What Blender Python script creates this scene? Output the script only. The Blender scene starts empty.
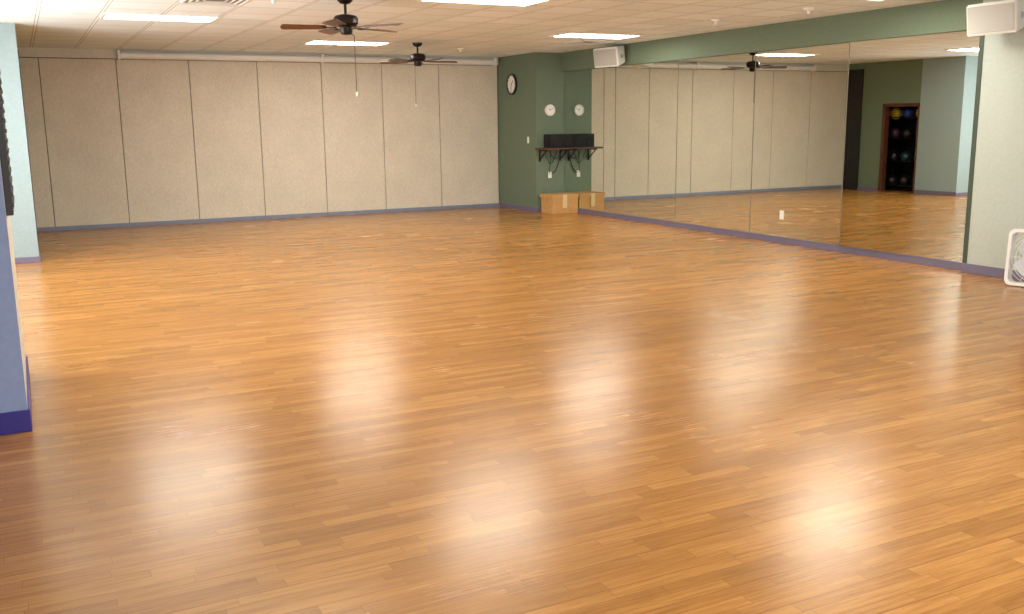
import bpy, bmesh, math, random
from mathutils import Vector, Matrix
random.seed(4)
S=bpy.context.scene
COL=bpy.context.collection
try:
    S.view_settings.view_transform='Standard'
    S.view_settings.look='None'
except Exception: pass

# ------------------------------------------------------------------ materials
def lin(c):
    r=[]
    for v in c:
        v/=255.0
        r.append(v/12.92 if v<=.04045 else ((v+.055)/1.055)**2.4)
    return (*r,1)
def mat(name,rgb,rough=.6,metal=0,noise=.06,scale=8,bump=0,bscale=200,emit=0,spec=.5,coat=0):
    m=bpy.data.materials.new(name); m.use_nodes=True
    nt=m.node_tree; b=nt.nodes['Principled BSDF']
    b.inputs['Roughness'].default_value=rough; b.inputs['Metallic'].default_value=metal
    b.inputs['Specular IOR Level'].default_value=spec
    b.inputs['Coat Weight'].default_value=coat
    c=lin(rgb)
    tc=nt.nodes.new('ShaderNodeTexCoord')
    if noise>0:
        n=nt.nodes.new('ShaderNodeTexNoise'); n.inputs['Scale'].default_value=scale; n.inputs['Detail'].default_value=4
        nt.links.new(tc.outputs['Object'],n.inputs['Vector'])
        r=nt.nodes.new('ShaderNodeValToRGB')
        r.color_ramp.elements[0].position=.3; r.color_ramp.elements[1].position=.7
        r.color_ramp.elements[0].color=(c[0]*(1-noise),c[1]*(1-noise),c[2]*(1-noise),1)
        r.color_ramp.elements[1].color=(min(1,c[0]*(1+noise)),min(1,c[1]*(1+noise)),min(1,c[2]*(1+noise)),1)
        nt.links.new(n.outputs['Fac'],r.inputs['Fac']); nt.links.new(r.outputs['Color'],b.inputs['Base Color'])
    else: b.inputs['Base Color'].default_value=c
    if bump>0:
        n2=nt.nodes.new('ShaderNodeTexNoise'); n2.inputs['Scale'].default_value=bscale
        nt.links.new(tc.outputs['Object'],n2.inputs['Vector'])
        bp=nt.nodes.new('ShaderNodeBump'); bp.inputs['Strength'].default_value=bump; bp.inputs['Distance'].default_value=.01
        nt.links.new(n2.outputs['Fac'],bp.inputs['Height']); nt.links.new(bp.outputs['Normal'],b.inputs['Normal'])
    if emit>0:
        b.inputs['Emission Color'].default_value=c; b.inputs['Emission Strength'].default_value=emit
    return m

class NB:
    def __init__(s,nt): s.nt=nt
    def m(s,op,a,b=None,c=None):
        n=s.nt.nodes.new('ShaderNodeMath'); n.operation=op
        for i,v in enumerate((a,b,c)):
            if v is None: continue
            if isinstance(v,(int,float)): n.inputs[i].default_value=v
            else: s.nt.links.new(v,n.inputs[i])
        return n.outputs[0]
    def comb(s,x,y,z=0.0):
        n=s.nt.nodes.new('ShaderNodeCombineXYZ')
        for i,v in enumerate((x,y,z)):
            if isinstance(v,(int,float)): n.inputs[i].default_value=v
            else: s.nt.links.new(v,n.inputs[i])
        return n.outputs[0]
    def white(s,vec):
        n=s.nt.nodes.new('ShaderNodeTexWhiteNoise'); n.noise_dimensions='3D'
        s.nt.links.new(vec,n.inputs['Vector']); return n.outputs['Value']
    def noise(s,vec,scale,detail=4,rough=.5):
        n=s.nt.nodes.new('ShaderNodeTexNoise'); n.inputs['Scale'].default_value=scale
        n.inputs['Detail'].default_value=detail; n.inputs['Roughness'].default_value=rough
        s.nt.links.new(vec,n.inputs['Vector']); return n.outputs['Fac']
    def ramp(s,f,stops):
        n=s.nt.nodes.new('ShaderNodeValToRGB'); e=n.color_ramp.elements
        while len(e)<len(stops): e.new(.5)
        for i,(p,c) in enumerate(stops): e[i].position=p; e[i].color=c
        s.nt.links.new(f,n.inputs['Fac']); return n.outputs['Color']
    def mixc(s,f,a,b,mode='MIX'):
        n=s.nt.nodes.new('ShaderNodeMix'); n.data_type='RGBA'; n.blend_type=mode
        for sock,v in ((n.inputs[0],f),(n.inputs[6],a),(n.inputs[7],b)):
            if isinstance(v,(int,float,tuple)): sock.default_value=v
            else: s.nt.links.new(v,sock)
        return n.outputs[2]

def floor_mat():
    m=bpy.data.materials.new('laminate_wood'); m.use_nodes=True; nt=m.node_tree; N=NB(nt)
    b=nt.nodes['Principled BSDF']
    tc=nt.nodes.new('ShaderNodeTexCoord'); sp=nt.nodes.new('ShaderNodeSeparateXYZ')
    nt.links.new(tc.outputs['Object'],sp.inputs[0]); x,y=sp.outputs[0],sp.outputs[1]
    RW=.062; L=.55
    yr=N.m('DIVIDE',y,RW); row=N.m('FLOOR',yr); fy=N.m('FRACT',yr)
    off=N.m('MULTIPLY',N.white(N.comb(row,3.3)),L*3)
    xr=N.m('DIVIDE',N.m('ADD',x,off),L); cell=N.m('FLOOR',xr); fx=N.m('FRACT',xr)
    rnd=N.white(N.comb(cell,row,1.7)); rnd2=N.white(N.comb(cell,row,9.1))
    base=N.ramp(rnd,[(0,lin((163,113,55))),(.35,lin((173,121,60))),(.7,lin((181,128,65))),(1,lin((192,139,74)))])
    gv=N.comb(N.m('MULTIPLY',N.m('ADD',x,N.m('MULTIPLY',rnd2,7)),2.5),N.m('MULTIPLY',y,42),N.m('MULTIPLY',rnd2,20))
    g=N.noise(gv,1.6,6,.65)
    grain=N.ramp(g,[(.3,(.60,.52,.42,1)),(.62,(1.10,1.08,1.03,1))])
    col=N.mixc(.78,base,grain,'MULTIPLY')
    big=N.noise(tc.outputs['Object'],.6,3)
    col=N.mixc(.4,col,N.ramp(big,[(.3,(.88,.86,.84,1)),(.7,(1.08,1.08,1.08,1))]),'MULTIPLY')
    e1=N.m('MINIMUM',fy,N.m('SUBTRACT',1,fy))
    e2=N.m('MULTIPLY',N.m('MINIMUM',fx,N.m('SUBTRACT',1,fx)),L/RW)
    s1=N.m('LESS_THAN',N.m('MINIMUM',e1,e2),.024)
    y3=N.m('FRACT',N.m('DIVIDE',y,RW*3)); e3=N.m('MINIMUM',y3,N.m('SUBTRACT',1,y3))
    s3=N.m('LESS_THAN',e3,.011)
    seam=N.m('ADD',N.m('MULTIPLY',s1,.35),N.m('MULTIPLY',s3,.3))
    col=N.mixc(seam,col,lin((78,46,20)))
    nt.links.new(col,b.inputs['Base Color'])
    rr=N.noise(tc.outputs['Object'],1.1,2,.5)
    rg=N.m('ADD',N.m('ADD',.185,N.m('MULTIPLY',rr,.10)),N.m('MULTIPLY',g,.04))
    nt.links.new(rg,b.inputs['Roughness'])
    b.inputs['Specular IOR Level'].default_value=.6
    b.inputs['Specular Tint'].default_value=(1,.88,.60,1)
    bp=nt.nodes.new('ShaderNodeBump'); bp.inputs['Strength'].default_value=.06; bp.inputs['Distance'].default_value=.003
    nt.links.new(N.m('SUBTRACT',N.noise(tc.outputs['Object'],5,2),N.m('MULTIPLY',seam,.4)),bp.inputs['Height'])
    nt.links.new(bp.outputs['Normal'],b.inputs['Normal'])
    return m
def ceil_mat():
    m=bpy.data.materials.new('acoustic_tile'); m.use_nodes=True; nt=m.node_tree; N=NB(nt)
    b=nt.nodes['Principled BSDF']; b.inputs['Roughness'].default_value=.9
    tc=nt.nodes.new('ShaderNodeTexCoord'); sp=nt.nodes.new('ShaderNodeSeparateXYZ')
    nt.links.new(tc.outputs['Object'],sp.inputs[0]); x,y=sp.outputs[0],sp.outputs[1]
    def edge(c,o,p):
        f=N.m('FRACT',N.m('DIVIDE',N.m('SUBTRACT',c,o-p*40),p)); return N.m('MULTIPLY',N.m('MINIMUM',f,N.m('SUBTRACT',1,f)),p)
    e=N.m('MINIMUM',edge(x,.93,.61),edge(y,14.045,.61))
    bar=N.m('LESS_THAN',e,.012); gap=N.m('SUBTRACT',N.m('LESS_THAN',e,.020),bar)
    cx=N.m('FLOOR',N.m('DIVIDE',N.m('SUBTRACT',x,.93),.61)); cy=N.m('FLOOR',N.m('DIVIDE',N.m('SUBTRACT',y,14.045),.61))
    r=N.white(N.comb(cx,cy))
    t=N.ramp(r,[(0,lin((226,236,238))),(1,lin((238,247,251)))])
    sp2=N.noise(tc.outputs['Object'],60,5,.7)
    t=N.mixc(.5,t,N.ramp(sp2,[(.35,(.86,.86,.84,1)),(.6,(1,1,1,1))]),'MULTIPLY')
    t=N.mixc(bar,t,lin((234,240,240))); t=N.mixc(gap,t,lin((150,150,144)))
    nt.links.new(t,b.inputs['Base Color']); return m
def fabric_mat():
    m=bpy.data.materials.new('fabric_panel'); m.use_nodes=True; nt=m.node_tree; N=NB(nt)
    b=nt.nodes['Principled BSDF']; b.inputs['Roughness'].default_value=.95; b.inputs['Specular IOR Level'].default_value=.15
    tc=nt.nodes.new('ShaderNodeTexCoord'); mp=nt.nodes.new('ShaderNodeMapping'); nt.links.new(tc.outputs['Object'],mp.inputs[0])
    mp.inputs['Scale'].default_value=(90,90,25)
    n1=N.noise(mp.outputs[0],1,5,.7); n2=N.noise(tc.outputs['Object'],2.2,4)
    c=N.ramp(n1,[(.3,lin((199,189,169))),(.7,lin((225,216,198)))])
    c=N.mixc(.7,c,N.ramp(n2,[(.3,(.92,.92,.92,1)),(.7,(1.04,1.04,1.04,1))]),'MULTIPLY')
    nt.links.new(c,b.inputs['Base Color'])
    bp=nt.nodes.new('ShaderNodeBump'); bp.inputs['Strength'].default_value=.3; bp.inputs['Distance'].default_value=.004
    nt.links.new(n1,bp.inputs['Height']); nt.links.new(bp.outputs['Normal'],b.inputs['Normal'])
    return m
M_floor=floor_mat(); M_ceil=ceil_mat(); M_fab=fabric_mat()
M_green=mat('sage_green_paint',(106,122,100),.75,noise=.06,scale=30,bump=.15,bscale=120)
M_greend=mat('dark_green_corner_trim',(58,72,54),.6,noise=.06,scale=30)
M_greenl=mat('pale_green_paint',(178,186,176),.8,noise=.04,scale=30,bump=.15,bscale=120)
M_bluegrey=mat('blue_grey_paint',(146,164,166),.8,noise=.04,scale=30,bump=.15,bscale=120)
M_lav=mat('periwinkle_paint',(138,156,198),.75,noise=.04,scale=30,bump=.1,bscale=120)
M_cream=mat('cream_paint',(212,206,190),.8,noise=.05,scale=12,bump=.1)
M_base=mat('plum_vinyl_base',(108,102,124),.45,noise=.05)
M_baseb=mat('blue_vinyl_base',(124,132,152),.45,noise=.05)
M_based=mat('deep_blue_vinyl_base',(48,42,132),.4,noise=.05)
M_dark=mat('dark_gap',(84,74,64),.9,noise=.1)
M_white=mat('white_plastic',(232,230,224),.4,noise=.02)
M_whitem=mat('white_enamel_metal',(228,226,218),.4,noise=.03)
M_grey=mat('grey_plastic',(170,170,166),.5,noise=.05)
M_mirror=mat('silvered_glass',(230,234,226),.0,metal=1,noise=0)
M_black=mat('black_plastic',(18,18,20),.4,noise=.1)
M_nylon=mat('black_nylon',(14,14,16),.8,noise=.3,scale=40,bump=.4,bscale=60)
M_bronze=mat('oil_rubbed_bronze',(34,26,22),.35,metal=.6,noise=.15)
M_wood=mat('dark_walnut',(84,44,28),.35,noise=.35,scale=25)
M_ply=mat('shelf_wood',(86,46,28),.5,noise=.25,scale=20)
M_card=mat('cardboard',(196,150,92),.85,noise=.08,scale=15,bump=.1)
M_tape=mat('packing_tape',(214,190,140),.3,noise=.03)
M_lens=mat('troffer_lens',(255,250,238),.4,noise=0,emit=30)
M_brass=mat('chain_metal',(90,66,46),.5,metal=.3,noise=.05)
M_clock=mat('clock_face',(240,240,236),.4,noise=.01)
M_steel=mat('aluminium',(180,182,180),.3,metal=.9,noise=.05)

# ------------------------------------------------------------------ helpers
def empty(name,loc=(0,0,0),rotz=0):
    o=bpy.data.objects.new(name,None); COL.objects.link(o); o.location=loc; o.rotation_euler=(0,0,rotz); o.empty_display_size=.1
    return o
def fin(name,bm,mats,parent=None,smooth=False,loc=None,rot=None):
    me=bpy.data.meshes.new(name); bmesh.ops.recalc_face_normals(bm,faces=bm.faces[:]); bm.to_mesh(me); bm.free()
    o=bpy.data.objects.new(name,me); COL.objects.link(o)
    for m in (mats if isinstance(mats,(list,tuple)) else [mats]): me.materials.append(m)
    if smooth:
        for p in me.polygons: p.use_smooth=True
        try:
            me.set_sharp_from_angle(angle=math.radians(35))
        except Exception: pass
    if parent: o.parent=parent
    if loc: o.location=loc
    if rot: o.rotation_euler=rot
    return o
def addbox(bm,lo,hi,mi=0,bev=0,seg=2):
    lo=Vector(lo); hi=Vector(hi); c=(lo+hi)/2; s=hi-lo
    t=bmesh.new()
    bmesh.ops.create_cube(t,size=1,matrix=Matrix.Translation(c)@Matrix.Diagonal((s.x,s.y,s.z,1)))
    if bev>0: bmesh.ops.bevel(t,geom=t.edges[:],offset=bev,segments=seg,affect='EDGES',profile=.5)
    for f in t.faces: f.material_index=mi
    merge(bm,t)
def merge(bm,t,mtx=None):
    if mtx is not None: bmesh.ops.transform(t,matrix=mtx,verts=t.verts[:])
    me=bpy.data.meshes.new('tmp'); t.to_mesh(me); t.free(); bm.from_mesh(me); bpy.data.meshes.remove(me)
def box(name,lo,hi,m,parent=None,bev=0):
    bm=bmesh.new(); addbox(bm,lo,hi,0,bev); return fin(name,bm,m,parent)
def prism(bm,poly,z0,z1,mi=0):
    a=[bm.verts.new((p[0],p[1],z0)) for p in poly]; b=[bm.verts.new((p[0],p[1],z1)) for p in poly]
    fs=[bm.faces.new(a),bm.faces.new(b[::-1])]
    for i in range(len(poly)):
        j=(i+1)%len(poly); fs.append(bm.faces.new((a[i],a[j],b[j],b[i])))
    for f in fs: f.material_index=mi
def lathe(bm,prof,seg=32,mi=0,mtx=None):
    t=bmesh.new(); rings=[]
    for r,z in prof:
        if r<1e-6: rings.append([t.verts.new((0,0,z))])
        else: rings.append([t.verts.new((r*math.cos(2*math.pi*i/seg),r*math.sin(2*math.pi*i/seg),z)) for i in range(seg)])
    for a,b in zip(rings[:-1],rings[1:]):
        for i in range(seg):
            j=(i+1)%seg
            if len(a)==1 and len(b)==1: continue
            if len(a)==1: f=t.faces.new((a[0],b[i],b[j]))
            elif len(b)==1: f=t.faces.new((a[i],a[j],b[0]))
            else: f=t.faces.new((a[i],a[j],b[j],b[i]))
            f.material_index=mi
    merge(bm,t,mtx)
def tube(name,pts,r,m,parent=None,cyc=False):
    cu=bpy.data.curves.new(name,'CURVE'); cu.dimensions='3D'; cu.bevel_depth=r; cu.bevel_resolution=2
    sp=cu.splines.new('POLY'); sp.points.add(len(pts)-1)
    for i,p in enumerate(pts): sp.points[i].co=(*p,1)
    sp.use_cyclic_u=cyc
    o=bpy.data.objects.new(name,cu); COL.objects.link(o); cu.materials.append(m)
    if parent: o.parent=parent
    return o
def rod(bm,a,b,r,mi=0,seg=10):
    a=Vector(a); b=Vector(b); d=b-a
    q=d.to_track_quat('Z','Y').to_matrix().to_4x4()
    lathe(bm,[(0,0),(r,0),(r,d.length),(0,d.length)],seg,mi,Matrix.Translation(a)@q)

# ------------------------------------------------------------------ dimensions
YB=16.77; XR=8.80; XC=8.21; YC=15.21; H=2.794; YN=6.73; XP=8.70; YS=-2.5; XW=-1.3
# ------------------------------------------------------------------ shell
box('floor',(XW-.2,YS-.2,-.1),(XR+.2,YB+.2,0),M_floor)
box('ceiling',(XW-.2,YS-.2,H),(XR+.2,YB+.2,H+.1),M_ceil)
box('wall_back',(XW-.2,YB,0),(XR+.2,YB+.2,H),M_cream)
box('wall_right',(XR,YN,0),(XR+.2,YB,H),M_green)
bm=bmesh.new(); addbox(bm,(XP,YS,0),(XR+.2,YN,H))
wr=fin('wall_right_front',bm,[M_greenl,M_greend])
for p in wr.data.polygons: p.material_index=1 if p.normal.y>.9 else 0
box('trim_2',(XP-.006,YN-.05,.1),(XP+.05,YN+.004,2.47),M_greend,bev=.003)
# front wall (behind the viewer) with a wide made-up window, added for fill light
FX0,FX1,FZ0,FZ1=.2,7.6,.7,2.5
bm=bmesh.new()
addbox(bm,(XW-.2,YS-.2,0),(FX0,YS,H)); addbox(bm,(FX1,YS-.2,0),(XR+.2,YS,H))
addbox(bm,(FX0,YS-.2,0),(FX1,YS,FZ0)); addbox(bm,(FX0,YS-.2,FZ1),(FX1,YS,H))
fin('wall_front',bm,M_greenl)
w=empty('added_window_2'); bm=bmesh.new()
for i in range(6):
    xx=FX0+(FX1-FX0)*i/5; addbox(bm,(xx-.03,YS-.12,FZ0),(xx+.03,YS-.04,FZ1))
for zz in (FZ0+.03,FZ1-.03): addbox(bm,(FX0,YS-.12,zz-.03),(FX1,YS-.04,zz+.03))
fin('added_window_frame',bm,M_steel,w)
# left wall with opening for a made-up window, added as a light source
bm=bmesh.new()
WY0,WY1,WZ0,WZ1=7.2,12.2,.5,2.45
addbox(bm,(XW-.2,YS,0),(XW,WY0,H)); addbox(bm,(XW-.2,WY1,0),(XW,YB,H))
addbox(bm,(XW-.2,WY0,0),(XW,WY1,WZ0)); addbox(bm,(XW-.2,WY0,WZ1),(XW,WY1,H))
fin('wall_left',bm,M_greenl)
w=empty('added_window_1')
bm=bmesh.new()
for i in range(5):
    yy=WY0+(WY1-WY0)*i/4; addbox(bm,(XW-.12,yy-.03,WZ0),(XW-.04,yy+.03,WZ1))
for zz in (WZ0+.03,1.55,WZ1-.03): addbox(bm,(XW-.12,WY0,zz-.03),(XW-.04,WY1,zz+.03))
fin('added_window_frame',bm,M_steel,w)
# near-left column
bm=bmesh.new(); CX=-.09; addbox(bm,(XW,5.58,0),(CX,6.95,H),0)
pil=fin('wall_left_column',bm,[M_lav,M_cream])
for p in pil.data.polygons:
    p.material_index=1 if p.normal.x>.9 else 0
# storage closet projecting from the left wall
P0=12.88; D0,D1,DZ=13.86,14.75,1.88; PX=.10
bm=bmesh.new()
addbox(bm,(XW,P0,0),(PX,D0,H),1)
addbox(bm,(PX-.12,D1,0),(PX,YB,H),0); addbox(bm,(PX-.12,D0,DZ),(PX,D1,H),0)
fin('wall_left_closet',bm,[M_green,M_bluegrey])
box('partition_pocket_panel',(PX,15.34,.0),(PX+.03,16.0,2.66),M_black)
# soffit above mirror
box('wall_right_soffit',(XR-.07,YN,2.47),(XR,YC,H),M_green)
box('wall_right_column',(XC,YC,0),(XR,YB,H),M_green)
# trims
def base(name,lo,hi,m): box(name,lo,hi,m,bev=.004)
base('baseboard_back',(PX,YB-.075,0),(XC,YB-.06,.065),M_baseb)
base('baseboard_column_side',(XC-.012,YC-.012,0),(XC,YB-.075,.085),M_base)
base('baseboard_column_front',(XC,YC-.012,0),(XR-.02,YC,.085),M_base)
base('baseboard_right',(XR-.016,YN,0),(XR,YC-.012,.086),M_base)
base('baseboard_right_front',(XP-.012,YS,0),(XP,YN,.10),M_base)
base('baseboard_closet_front',(XW,P0-.012,0),(PX+.012,P0,.07),M_base)
base('baseboard_closet_side',(PX,P0,0),(PX+.012,D0-.01,.085),M_base)
base('baseboard_left_side',(PX,D1+.05,0),(PX+.012,15.34,.085),M_base)
base('baseboard_left_column',(XW,5.568,0),(CX+.012,5.58,.12),M_based)
base('baseboard_left_column_side',(CX,5.58,0),(CX+.012,6.95,.12),M_based)

# operable partition on the back wall
op=empty('folding_partition_panels')
bm=bmesh.new(); addbox(bm,(PX,YB-.03,0.0),(XC,YB,2.66)); fin('panel_backing',bm,M_dark,op)
xs=[PX,.4,1.5,2.6,3.7,4.8,5.9,7.0,XC-.01]
for i in range(8):
    box(f'panel_{i+1}',(xs[i]+.005,YB-.062,.02),(xs[i+1]-.005,YB-.025,2.645),M_fab,op,bev=.006)
box('trim_1',(PX,YB-.09,2.655),(XC,YB,H),M_cream)
bm=bmesh.new(); rod(bm,(1.55,YB-.17,2.70),(8.1,YB-.17,2.70),.055,0,20)
sc=empty('screen_housing'); fin('tube',bm,M_whitem,sc,True)
bm=bmesh.new()
for x in (1.54,4.8,8.1): addbox(bm,(x-.02,YB-.235,2.64),(x+.02,YB-.09,2.78),0,.006)
fin('brackets',bm,M_whitem,sc)

# ------------------------------------------------------------------ mirror
mi=empty('wall_mirror')
ys=[YN+.005,8.49,10.16,11.85,13.53,YC-.013]
for i in range(1,5):
    box(f'mirror_panel_{i+1}',(XR-.012,ys[i]+.002,.09),(XR-.002,ys[i+1]-.002,2.466),M_mirror,mi)
# nearest panel is shimmed out ~2 degrees at its far edge
sh_=math.tan(math.radians(2.0))*(8.487-ys[0])
bm=bmesh.new(); prism(bm,[(XR-.004,ys[0]),(XR-.002,ys[0]),(XR-.002,8.487),(XR-.004-sh_,8.487)],.09,2.466)
fin('mirror_panel_1',bm,M_mirror,mi)
bm=bmesh.new()
for yy in ys[2:5]: addbox(bm,(XR-.0155,yy-.005,.09),(XR-.011,yy+.005,2.466))
addbox(bm,(XR-.004-sh_-.003,8.479,.09),(XR-.004-sh_+.003,8.491,2.466))
fin('seam_strips',bm,mat('dark_seam_strip',(112,108,92),.5),mi)  # thin dark strips over the joints between mirror panels
bm=bmesh.new(); addbox(bm,(XR-.018,YN+.005,.082),(XR-.001,YC-.013,.090)); fin('bottom_channel',bm,M_steel,mi)

# ------------------------------------------------------------------ troffers
def troffer(x,y):
    e=empty('ceiling_light_panel',(x,y,H)); a,b=.605,.3
    bm=bmesh.new(); w=.035
    for lo,hi in (((-a,-b,-.014),(a,-b+w,0)),((-a,b-w,-.014),(a,b,0)),((-a,-b+w,-.014),(-a+w,b-w,0)),((a-w,-b+w,-.014),(a,b-w,0))): addbox(bm,lo,hi,0,.003)
    fin('frame',bm,M_whitem,e)
    bm=bmesh.new(); addbox(bm,(-a+w,-b+w,-.009),(a-w,b-w,-.001)); fin('lens',bm,M_lens,e)
for x,y in ((1.55,11.65),(4.53,14.3),(7.46,12.0),(4.25,8.9),(7.44,7.15),(1.54,6.4),(4.59,2.8),(1.54,.3)):
    troffer(x,y)

# ------------------------------------------------------------------ vents etc
def vent(x,y):
    e=empty('ceiling_vent',(x,y,H)); bm=bmesh.new(); a=.29
    for k in range(4):
        s=a-.06*k; t=.02; z0=-.016+.003*k
        for lo,hi in (((-s,-s,z0),(s,-s+t,0)),((-s,s-t,z0),(s,s,0)),((-s,-s,z0),(-s+t,s,0)),((s-t,-s,z0),(s,s,0))): addbox(bm,lo,hi)
    fin('louvres',bm,M_whitem,e)
    bm=bmesh.new(); addbox(bm,(-a+.01,-a+.01,-.004),(a-.01,a-.01,-.001)); fin('duct',bm,mat('vent_shadow',(110,108,100)),e)
vent(1.84,9.9); vent(7.95,13.0)
for x,y in ((7.7,9.65),(2.3,9.5),(6.6,14.8),(7.9,8.3)):
    bm=bmesh.new(); lathe(bm,[(0,0),(.06,0),(.055,-.02),(.02,-.03),(.015,-.06),(.03,-.062),(0,-.066)],20)
    fin('fire_sprinkler',bm,M_whitem,None,True,(x,y,H))

# ------------------------------------------------------------------ ceiling fans
def fan(x,y,ph,chain,cx):
    e=empty('ceiling_fan',(x,y,H)); dz=-.05
    bm=bmesh.new()
    lathe(bm,[(0,0),(.075,0),(.072,-.03),(.045,-.055),(.014,-.06),(.014,-.10+dz),(.05,-.105+dz),(.105,-.12+dz),(.118,-.145+dz),(.118,-.19+dz),(.10,-.215+dz),(.062,-.225+dz),(.06,-.27+dz),(.05,-.292+dz),(0,-.30+dz)],36)
    fin('motor_housing',bm,M_bronze,e,True)
    for k in range(5):
        a=ph+2*math.pi*k/5; R=Matrix.Rotation(a,4,'Z')
        bm=bmesh.new()
        addbox(bm,(.09,-.016,-.232+dz),(.20,.016,-.224+dz),0,.003); addbox(bm,(.18,-.05,-.236+dz),(.235,.05,-.230+dz),0,.003)
        o=fin(f'blade_arm_{k+1}',bm,M_bronze,e); o.rotation_euler=(0,0,a)
        bm=bmesh.new(); out=[]
        L0,L1=.19,.62
        for i in range(9): out.append((L0+(L1-.03-L0)*i/8,-(.052+.02*i/8)))
        for i in range(1,8):
            t=-math.pi/2+math.pi*i/8; out.append((L1-.03+.03*math.cos(t),.072*math.sin(t)))
        for i in range(8,-1,-1): out.append((L0+(L1-.03-L0)*i/8,.052+.02*i/8))
        v0=[bm.verts.new((p[0],p[1],-.004)) for p in out]; v1=[bm.verts.new((p[0],p[1],.004)) for p in out]
        bm.faces.new(v0); bm.faces.new(v1[::-1]); n=len(out)
        for i in range(n): bm.faces.new((v0[i],v0[(i+1)%n],v1[(i+1)%n],v1[i]))
        bmesh.ops.transform(bm,matrix=R@Matrix.Translation((0,0,-.226+dz))@Matrix.Rotation(math.radians(12),4,'X'),verts=bm.verts[:])
        fin(f'blade_{k+1}',bm,M_wood,e)
    tube('pull_chain',[(cx*.5,.0,-.28+dz),(cx,0,-.3+dz),(cx,0,-chain)],.0045,M_brass,e)
    bm=bmesh.new(); lathe(bm,[(0,.02),(.008,.015),(.011,-.01),(.008,-.025),(0,-.028)],12); fin('chain_pull',bm,M_whitem,e,True,(cx,0,-chain))
fan(2.94,9.3,math.radians(-50),.9,.08); fan(5.53,14.0,math.radians(-8),.92,-.05)

# ------------------------------------------------------------------ column things
def clock(name,loc,rot,R,rimm,hands=(50,-100)):
    e=empty(name,loc); e.rotation_euler=rot
    bm=bmesh.new(); lathe(bm,[(0,0),(R,0),(R,.03),(R*.97,.036),(R*.86,.036),(R*.84,.024)],40); fin('rim',bm,rimm,e,True)
    bm=bmesh.new(); lathe(bm,[(0,.022),(R*.85,.022),(R*.85,.018),(0,.018)],40); fin('dial',bm,M_clock,e)
    bm=bmesh.new()
    for k in range(12):
        t=bmesh.new(); addbox(t,(R*.68,-R*.02,.0221),(R*.79,R*.02,.0235)); merge(bm,t,Matrix.Rotation(k*math.pi/6,4,'Z'))
    for ang,l,wd in ((hands[0],.45,.035),(hands[1],.68,.025)):
        t=bmesh.new(); addbox(t,(-R*.1,-R*wd,.024),(R*l,R*wd,.026)); merge(bm,t,Matrix.Rotation(math.radians(ang),4,'Z'))
    fin('hands_and_ticks',bm,M_black,e)
clock('wall_clock',(XC,16.1,2.28),(math.pi/2,0,-math.pi/2),.19,M_black)
clock('wall_clock',(8.49,YC,1.80),(math.pi/2,0,0),.10,M_whitem,(120,30))
def plate(name,c,n,w=.07,h=.115,kind='outlet'):
    e=empty(name,c); e.rotation_euler={'-y':(0,0,0),'-x':(0,0,-math.pi/2)}[n]
    bm=bmesh.new(); addbox(bm,(-w/2,-.007,-h/2),(w/2,0,h/2),0,.002); fin('plate',bm,M_white,e)
    bm=bmesh.new()
    if kind=='outlet':
        for s in (-1,1):
            addbox(bm,(-.017,-.009,s*.027-.014),(.017,-.006,s*.027+.014),0,.002)
            for q in (-.006,.006): addbox(bm,(q-.0015,-.0095,s*.027-.005),(q+.0015,-.0085,s*.027+.005),1)
    else: addbox(bm,(-.012,-.014,-.02),(.012,-.006,.02),0,.003)
    fin('insert',bm,[M_white,M_black],e)
plate('power_outlet',(8.49,YC,.66),'-y')
plate('light_switch',(XC,15.5,1.28),'-x',kind='sw')
plate('power_outlet',(XR-.013,9.55,.37),'-x')
sh=empty('wall_shelf')
box('board',(XC-.03,14.86,1.115),(XR-.02,YC-.001,1.145),M_ply,sh,bev=.004)
bm=bmesh.new()
for x in (8.28,8.70):
    addbox(bm,(x-.012,14.92,1.095),(x+.012,YC,1.115)); addbox(bm,(x-.012,YC-.02,.9),(x+.012,YC,1.11))
    rod(bm,(x,14.95,1.10),(x,YC-.01,.93),.01)
fin('brackets',bm,M_bronze,sh)
bb=empty('boombox')
bm=bmesh.new(); addbox(bm,(8.34,14.90,1.146),(8.787,15.16,1.38),0,.008,2); fin('body',bm,M_nylon,bb,True)
bm=bmesh.new()
for x in (8.44,8.68):
    lathe(bm,[(0,0),(.03,.004),(.06,.012),(.07,.012),(.075,0)],28,0,Matrix.Translation((x,14.898,1.26))@Matrix.Rotation(math.pi/2,4,'X'))
fin('speaker_cones',bm,M_nylon,bb,True)
cb=empty('power_cable')
def sag(a,b,d,n=14):
    return [(a[0]+(b[0]-a[0])*i/n,a[1]+(b[1]-a[1])*i/n,a[2]+(b[2]-a[2])*i/n-d*math.sin(math.pi*i/n)) for i in range(n+1)]
tube('cord_1',sag((8.50,15.19,1.11),(8.47,15.19,.69),.05),.006,M_black,cb)
tube('cord_2',sag((8.72,15.19,1.11),(8.52,15.19,.69),.12),.008,M_black,cb)
tube('cord_3',sag((8.36,15.17,1.10),(8.62,15.18,1.10),.24),.006,M_black,cb)
tube('cord_4',sag((8.45,15.17,1.10),(8.74,15.18,1.10),.16),.005,M_black,cb)
cbx=empty('cardboard_box')
bm=bmesh.new(); addbox(bm,(8.26,14.70,.001),(8.775,15.12,.30),0,.004); fin('carton',bm,M_card,cbx)
bm=bmesh.new(); addbox(bm,(8.24,14.68,.27),(8.78,15.14,.335),0,.004); fin('lid',bm,M_card,cbx)
bm=bmesh.new(); addbox(bm,(8.46,14.677,.10),(8.54,14.70,.336)); fin('tape_strip',bm,M_tape,cbx)

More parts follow.
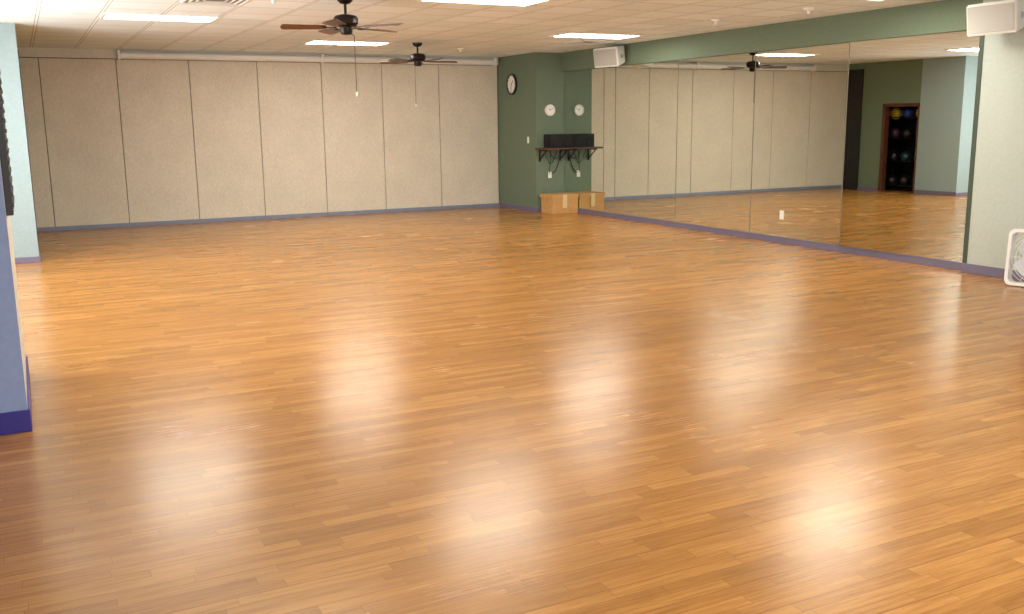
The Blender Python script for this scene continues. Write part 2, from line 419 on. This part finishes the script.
# ------------------------------------------------------------------ PA speakers
def speaker(loc,rotz,tilt):
    e=empty('wall_speaker',loc); e.rotation_euler=(tilt,0,rotz)   # front faces -Y local
    bm=bmesh.new()
    v=[(-.28,-.13,-.15),(.28,-.13,-.15),(.28,-.13,.15),(-.28,-.13,.15),(-.18,.13,-.11),(.18,.13,-.11),(.18,.13,.15),(-.18,.13,.15)]
    V=[bm.verts.new(p) for p in v]
    for f in ((0,1,2,3),(4,5,6,7),(0,1,5,4),(2,3,7,6),(1,2,6,5),(0,3,7,4)): bm.faces.new([V[i] for i in f])
    bmesh.ops.recalc_face_normals(bm,faces=bm.faces[:]); bmesh.ops.bevel(bm,geom=bm.edges[:],offset=.012,segments=2,affect='EDGES')
    fin('cabinet',bm,M_whitem,e)
    bm=bmesh.new(); addbox(bm,(-.255,-.138,-.125),(.255,-.128,.125),0,.004)
    fin('grille',bm,mat('speaker_grille',(176,174,166),.6,noise=.25,scale=160),e)
    bm=bmesh.new()
    for sx in (-.235,.235):
        lathe(bm,[(0,.012),(.02,.01),(.03,0)],20,0,Matrix.Translation((sx,0,.0))@Matrix.Rotation(math.copysign(math.pi/2,sx),4,'Y'))
    addbox(bm,(-.05,-.139,-.118),(.05,-.137,-.10)); fin('badge_and_knobs',bm,M_grey,e)
    bm=bmesh.new(); addbox(bm,(-.04,.12,.0),(.04,.18,.05)); addbox(bm,(-.05,.17,-.06),(.05,.185,.12)); fin('bracket',bm,M_steel,e)
speaker((8.52,13.25,2.60),math.radians(-80),math.radians(8))
speaker((8.48,6.36,2.53),math.radians(-92),math.radians(8))

# ------------------------------------------------------------------ box fan by the right wall
bf=empty('box_fan',(8.47,5.74,0)); bf.rotation_euler=(math.radians(-4),0,math.radians(-72))
W=.27
bm=bmesh.new()
def rrect(w,r,n=6):
    pts=[]
    for cx,cy,a0 in ((w-r,w-r,0),(-w+r,w-r,90),(-w+r,-w+r,180),(w-r,-w+r,270)):
        for i in range(n+1):
            a=math.radians(a0+90*i/n); pts.append((cx+r*math.cos(a),cy+r*math.sin(a)))
    return pts
o1=rrect(W,.06); o2=rrect(W-.03,.05)
rings=[]
for pts,yy in ((o1,-.06),(o1,.06),(o2,.06),(o2,-.06)): rings.append([bm.verts.new((p[0],yy,p[1]+W+.005)) for p in pts])
n=len(o1)
for a in range(4):
    A,B=rings[a],rings[(a+1)%4]
    for i in range(n): bm.faces.new((A[i],A[(i+1)%n],B[(i+1)%n],B[i]))
fin('frame',bm,M_white,bf)
bm=bmesh.new()
for r in (.05,.085,.12,.155,.19,.22,.25):
    for yy in (-.062,.062):
        seg=40; pts=[]
        for i in range(seg):
            a=2*math.pi*i/seg; px=max(-W+.02,min(W-.02,r*1.0*math.cos(a))); pz=max(-W+.02,min(W-.02,r*math.sin(a)))
            pts.append((px,yy,pz+W+.005))
        for i in range(seg): rod(bm,pts[i],pts[(i+1)%seg],.0022,0,5)
for k in range(12):
    a=2*math.pi*k/12
    for yy in (-.062,.062):
        rod(bm,(.03*math.cos(a),yy,.03*math.sin(a)+W+.005),(.25*math.cos(a),yy,.25*math.sin(a)+W+.005),.0025,0,5)
fin('grille',bm,M_white,bf)
bm=bmesh.new()
lathe(bm,[(0,-.035),(.04,-.03),(.045,.03),(0,.035)],24,0,Matrix.Translation((0,0,W+.005))@Matrix.Rotation(math.pi/2,4,'X'))
for k in range(5):
    t=bmesh.new(); g=[]
    for i in range(5):
        r=.04+.18*i/4; hw=.035+.045*math.sin(math.pi*(i+1)/6)
        g.append([t.verts.new((r,-.03+.06*j/3,(j/3-.5)*2*hw)) for j in range(4)])
    for i in range(4):
        for j in range(3): t.faces.new((g[i][j],g[i+1][j],g[i+1][j+1],g[i][j+1]))
    merge(bm,t,Matrix.Translation((0,0,W+.005))@Matrix.Rotation(2*math.pi*k/5,4,'Y'))
o=fin('rotor',bm,mat('fan_blade_plastic',(222,230,236),.4,noise=.02),bf,True)
fb=empty('framed_notice_board')
bm=bmesh.new(); addbox(bm,(XP-.03,4.7,.62),(XP,6.02,1.45),0,.004); fin('frame',bm,M_wood,fb)
bm=bmesh.new(); addbox(bm,(XP-.033,4.75,.67),(XP-.029,5.97,1.40)); fin('board',bm,mat('dark_board',(40,34,40),.6,noise=.3,scale=6),fb)

bd=empty('wall_display_board')
bm=bmesh.new(); addbox(bm,(CX,5.66,1.15),(CX+.035,6.5,1.98),0,.004); fin('frame',bm,M_black,bd)
bm=bmesh.new()
for k in range(14): addbox(bm,(CX+.034,5.70,1.19+.055*k),(CX+.041,6.46,1.21+.055*k))
fin('letter_rails',bm,mat('charcoal_rails',(60,60,64),.5),bd)

# ------------------------------------------------------------------ closet door & exercise balls (seen in mirror)
dr=empty('door_1')
bm=bmesh.new()
x0,x1=PX-.14,PX+.015
for lo,hi in (((x0,D0,0),(x1,D0+.04,DZ)),((x0,D1-.04,0),(x1,D1+.03,DZ)),((x0,D0,DZ-.05),(x1,D1+.03,DZ+.02))): addbox(bm,lo,hi,0,.004)
fin('door_frame',bm,M_wood,dr)
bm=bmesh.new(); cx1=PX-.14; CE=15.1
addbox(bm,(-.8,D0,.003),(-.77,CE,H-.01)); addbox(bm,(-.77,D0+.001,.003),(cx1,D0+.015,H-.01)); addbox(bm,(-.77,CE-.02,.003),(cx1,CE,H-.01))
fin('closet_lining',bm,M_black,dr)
rk=empty('exercise_ball_rack')
bm=bmesh.new()
ya0,ya1=D0+.1,CE-.1
for yy in (ya0,ya1):
    for xx in (-.62,-.22): rod(bm,(xx,yy,0),(xx,yy,1.75),.015)
for zz in (.12,.65,1.15,1.6):
    for xx in (-.62,-.22): rod(bm,(xx,ya0,zz),(xx,ya1,zz),.012)
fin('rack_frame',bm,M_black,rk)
cols=[(26,60,150),(200,180,56),(50,26,52),(20,50,60),(60,28,30),(22,22,26)]
ms=[mat(f'ball_vinyl_{i}',c,.35,noise=.03) for i,c in enumerate(cols)]
bm=bmesh.new()
for zz,r,ids in ((.12,.15,(5,5,5)),(.65,.15,(5,3,5)),(1.15,.15,(5,5,2)),(1.5,.16,(1,0,1))):
    for j,ii in enumerate(ids):
        t=bmesh.new(); bmesh.ops.create_uvsphere(t,u_segments=24,v_segments=14,radius=r*.85)
        for f in t.faces: f.material_index=ii
        merge(bm,t,Matrix.Translation((-.36,ya0+.17+.33*j,zz+r*.7+(.08 if zz==1.5 else 0))))
fin('exercise_balls',bm,ms,rk,True)

# ------------------------------------------------------------------ lights : unseen fill lamps added at the made-up windows
def fill_lamp(name,loc,rot,sx,sy,E,col):
    ld=bpy.data.lights.new(name,'AREA'); ld.shape='RECTANGLE'; ld.size=sx; ld.size_y=sy; ld.energy=E; ld.color=col
    lo=bpy.data.objects.new(name,ld); COL.objects.link(lo); lo.location=loc; lo.rotation_euler=rot
fill_lamp('added_window_fill',(XW-.15,(WY0+WY1)/2,(WZ0+WZ1)/2),(math.pi/2,0,-math.pi/2),WY1-WY0,WZ1-WZ0,320,(1,.98,.95))
fill_lamp('added_window_fill',((FX0+FX1)/2,YS-.15,(FZ0+FZ1)/2),(math.radians(102),0,0),FX1-FX0,FZ1-FZ0,320,(.98,.99,1))
wd=bpy.data.worlds.new('World'); S.world=wd; wd.use_nodes=True
bg=wd.node_tree.nodes['Background']; bg.inputs[0].default_value=(.6,.75,1,1); bg.inputs[1].default_value=.8

# ------------------------------------------------------------------ camera
f,pi_,ya,ro=958.3,.1906,.4683,.0118
cd=bpy.data.cameras.new('camera'); cam=bpy.data.objects.new('camera',cd); COL.objects.link(cam); S.camera=cam
cd.sensor_width=36; cd.sensor_fit='HORIZONTAL'; cd.lens=36*f/1024; cd.clip_start=.05
R=Vector((math.cos(ya),-math.sin(ya),0)); F=Vector((math.sin(ya)*math.cos(pi_),math.cos(ya)*math.cos(pi_),-math.sin(pi_))); U=R.cross(F)
R2=R*math.cos(ro)-U*math.sin(ro); U2=U*math.cos(ro)+R*math.sin(ro)
m=Matrix((R2,U2,-F)).transposed().to_4x4(); m.translation=Vector((0,0,1.6)); cam.matrix_world=m
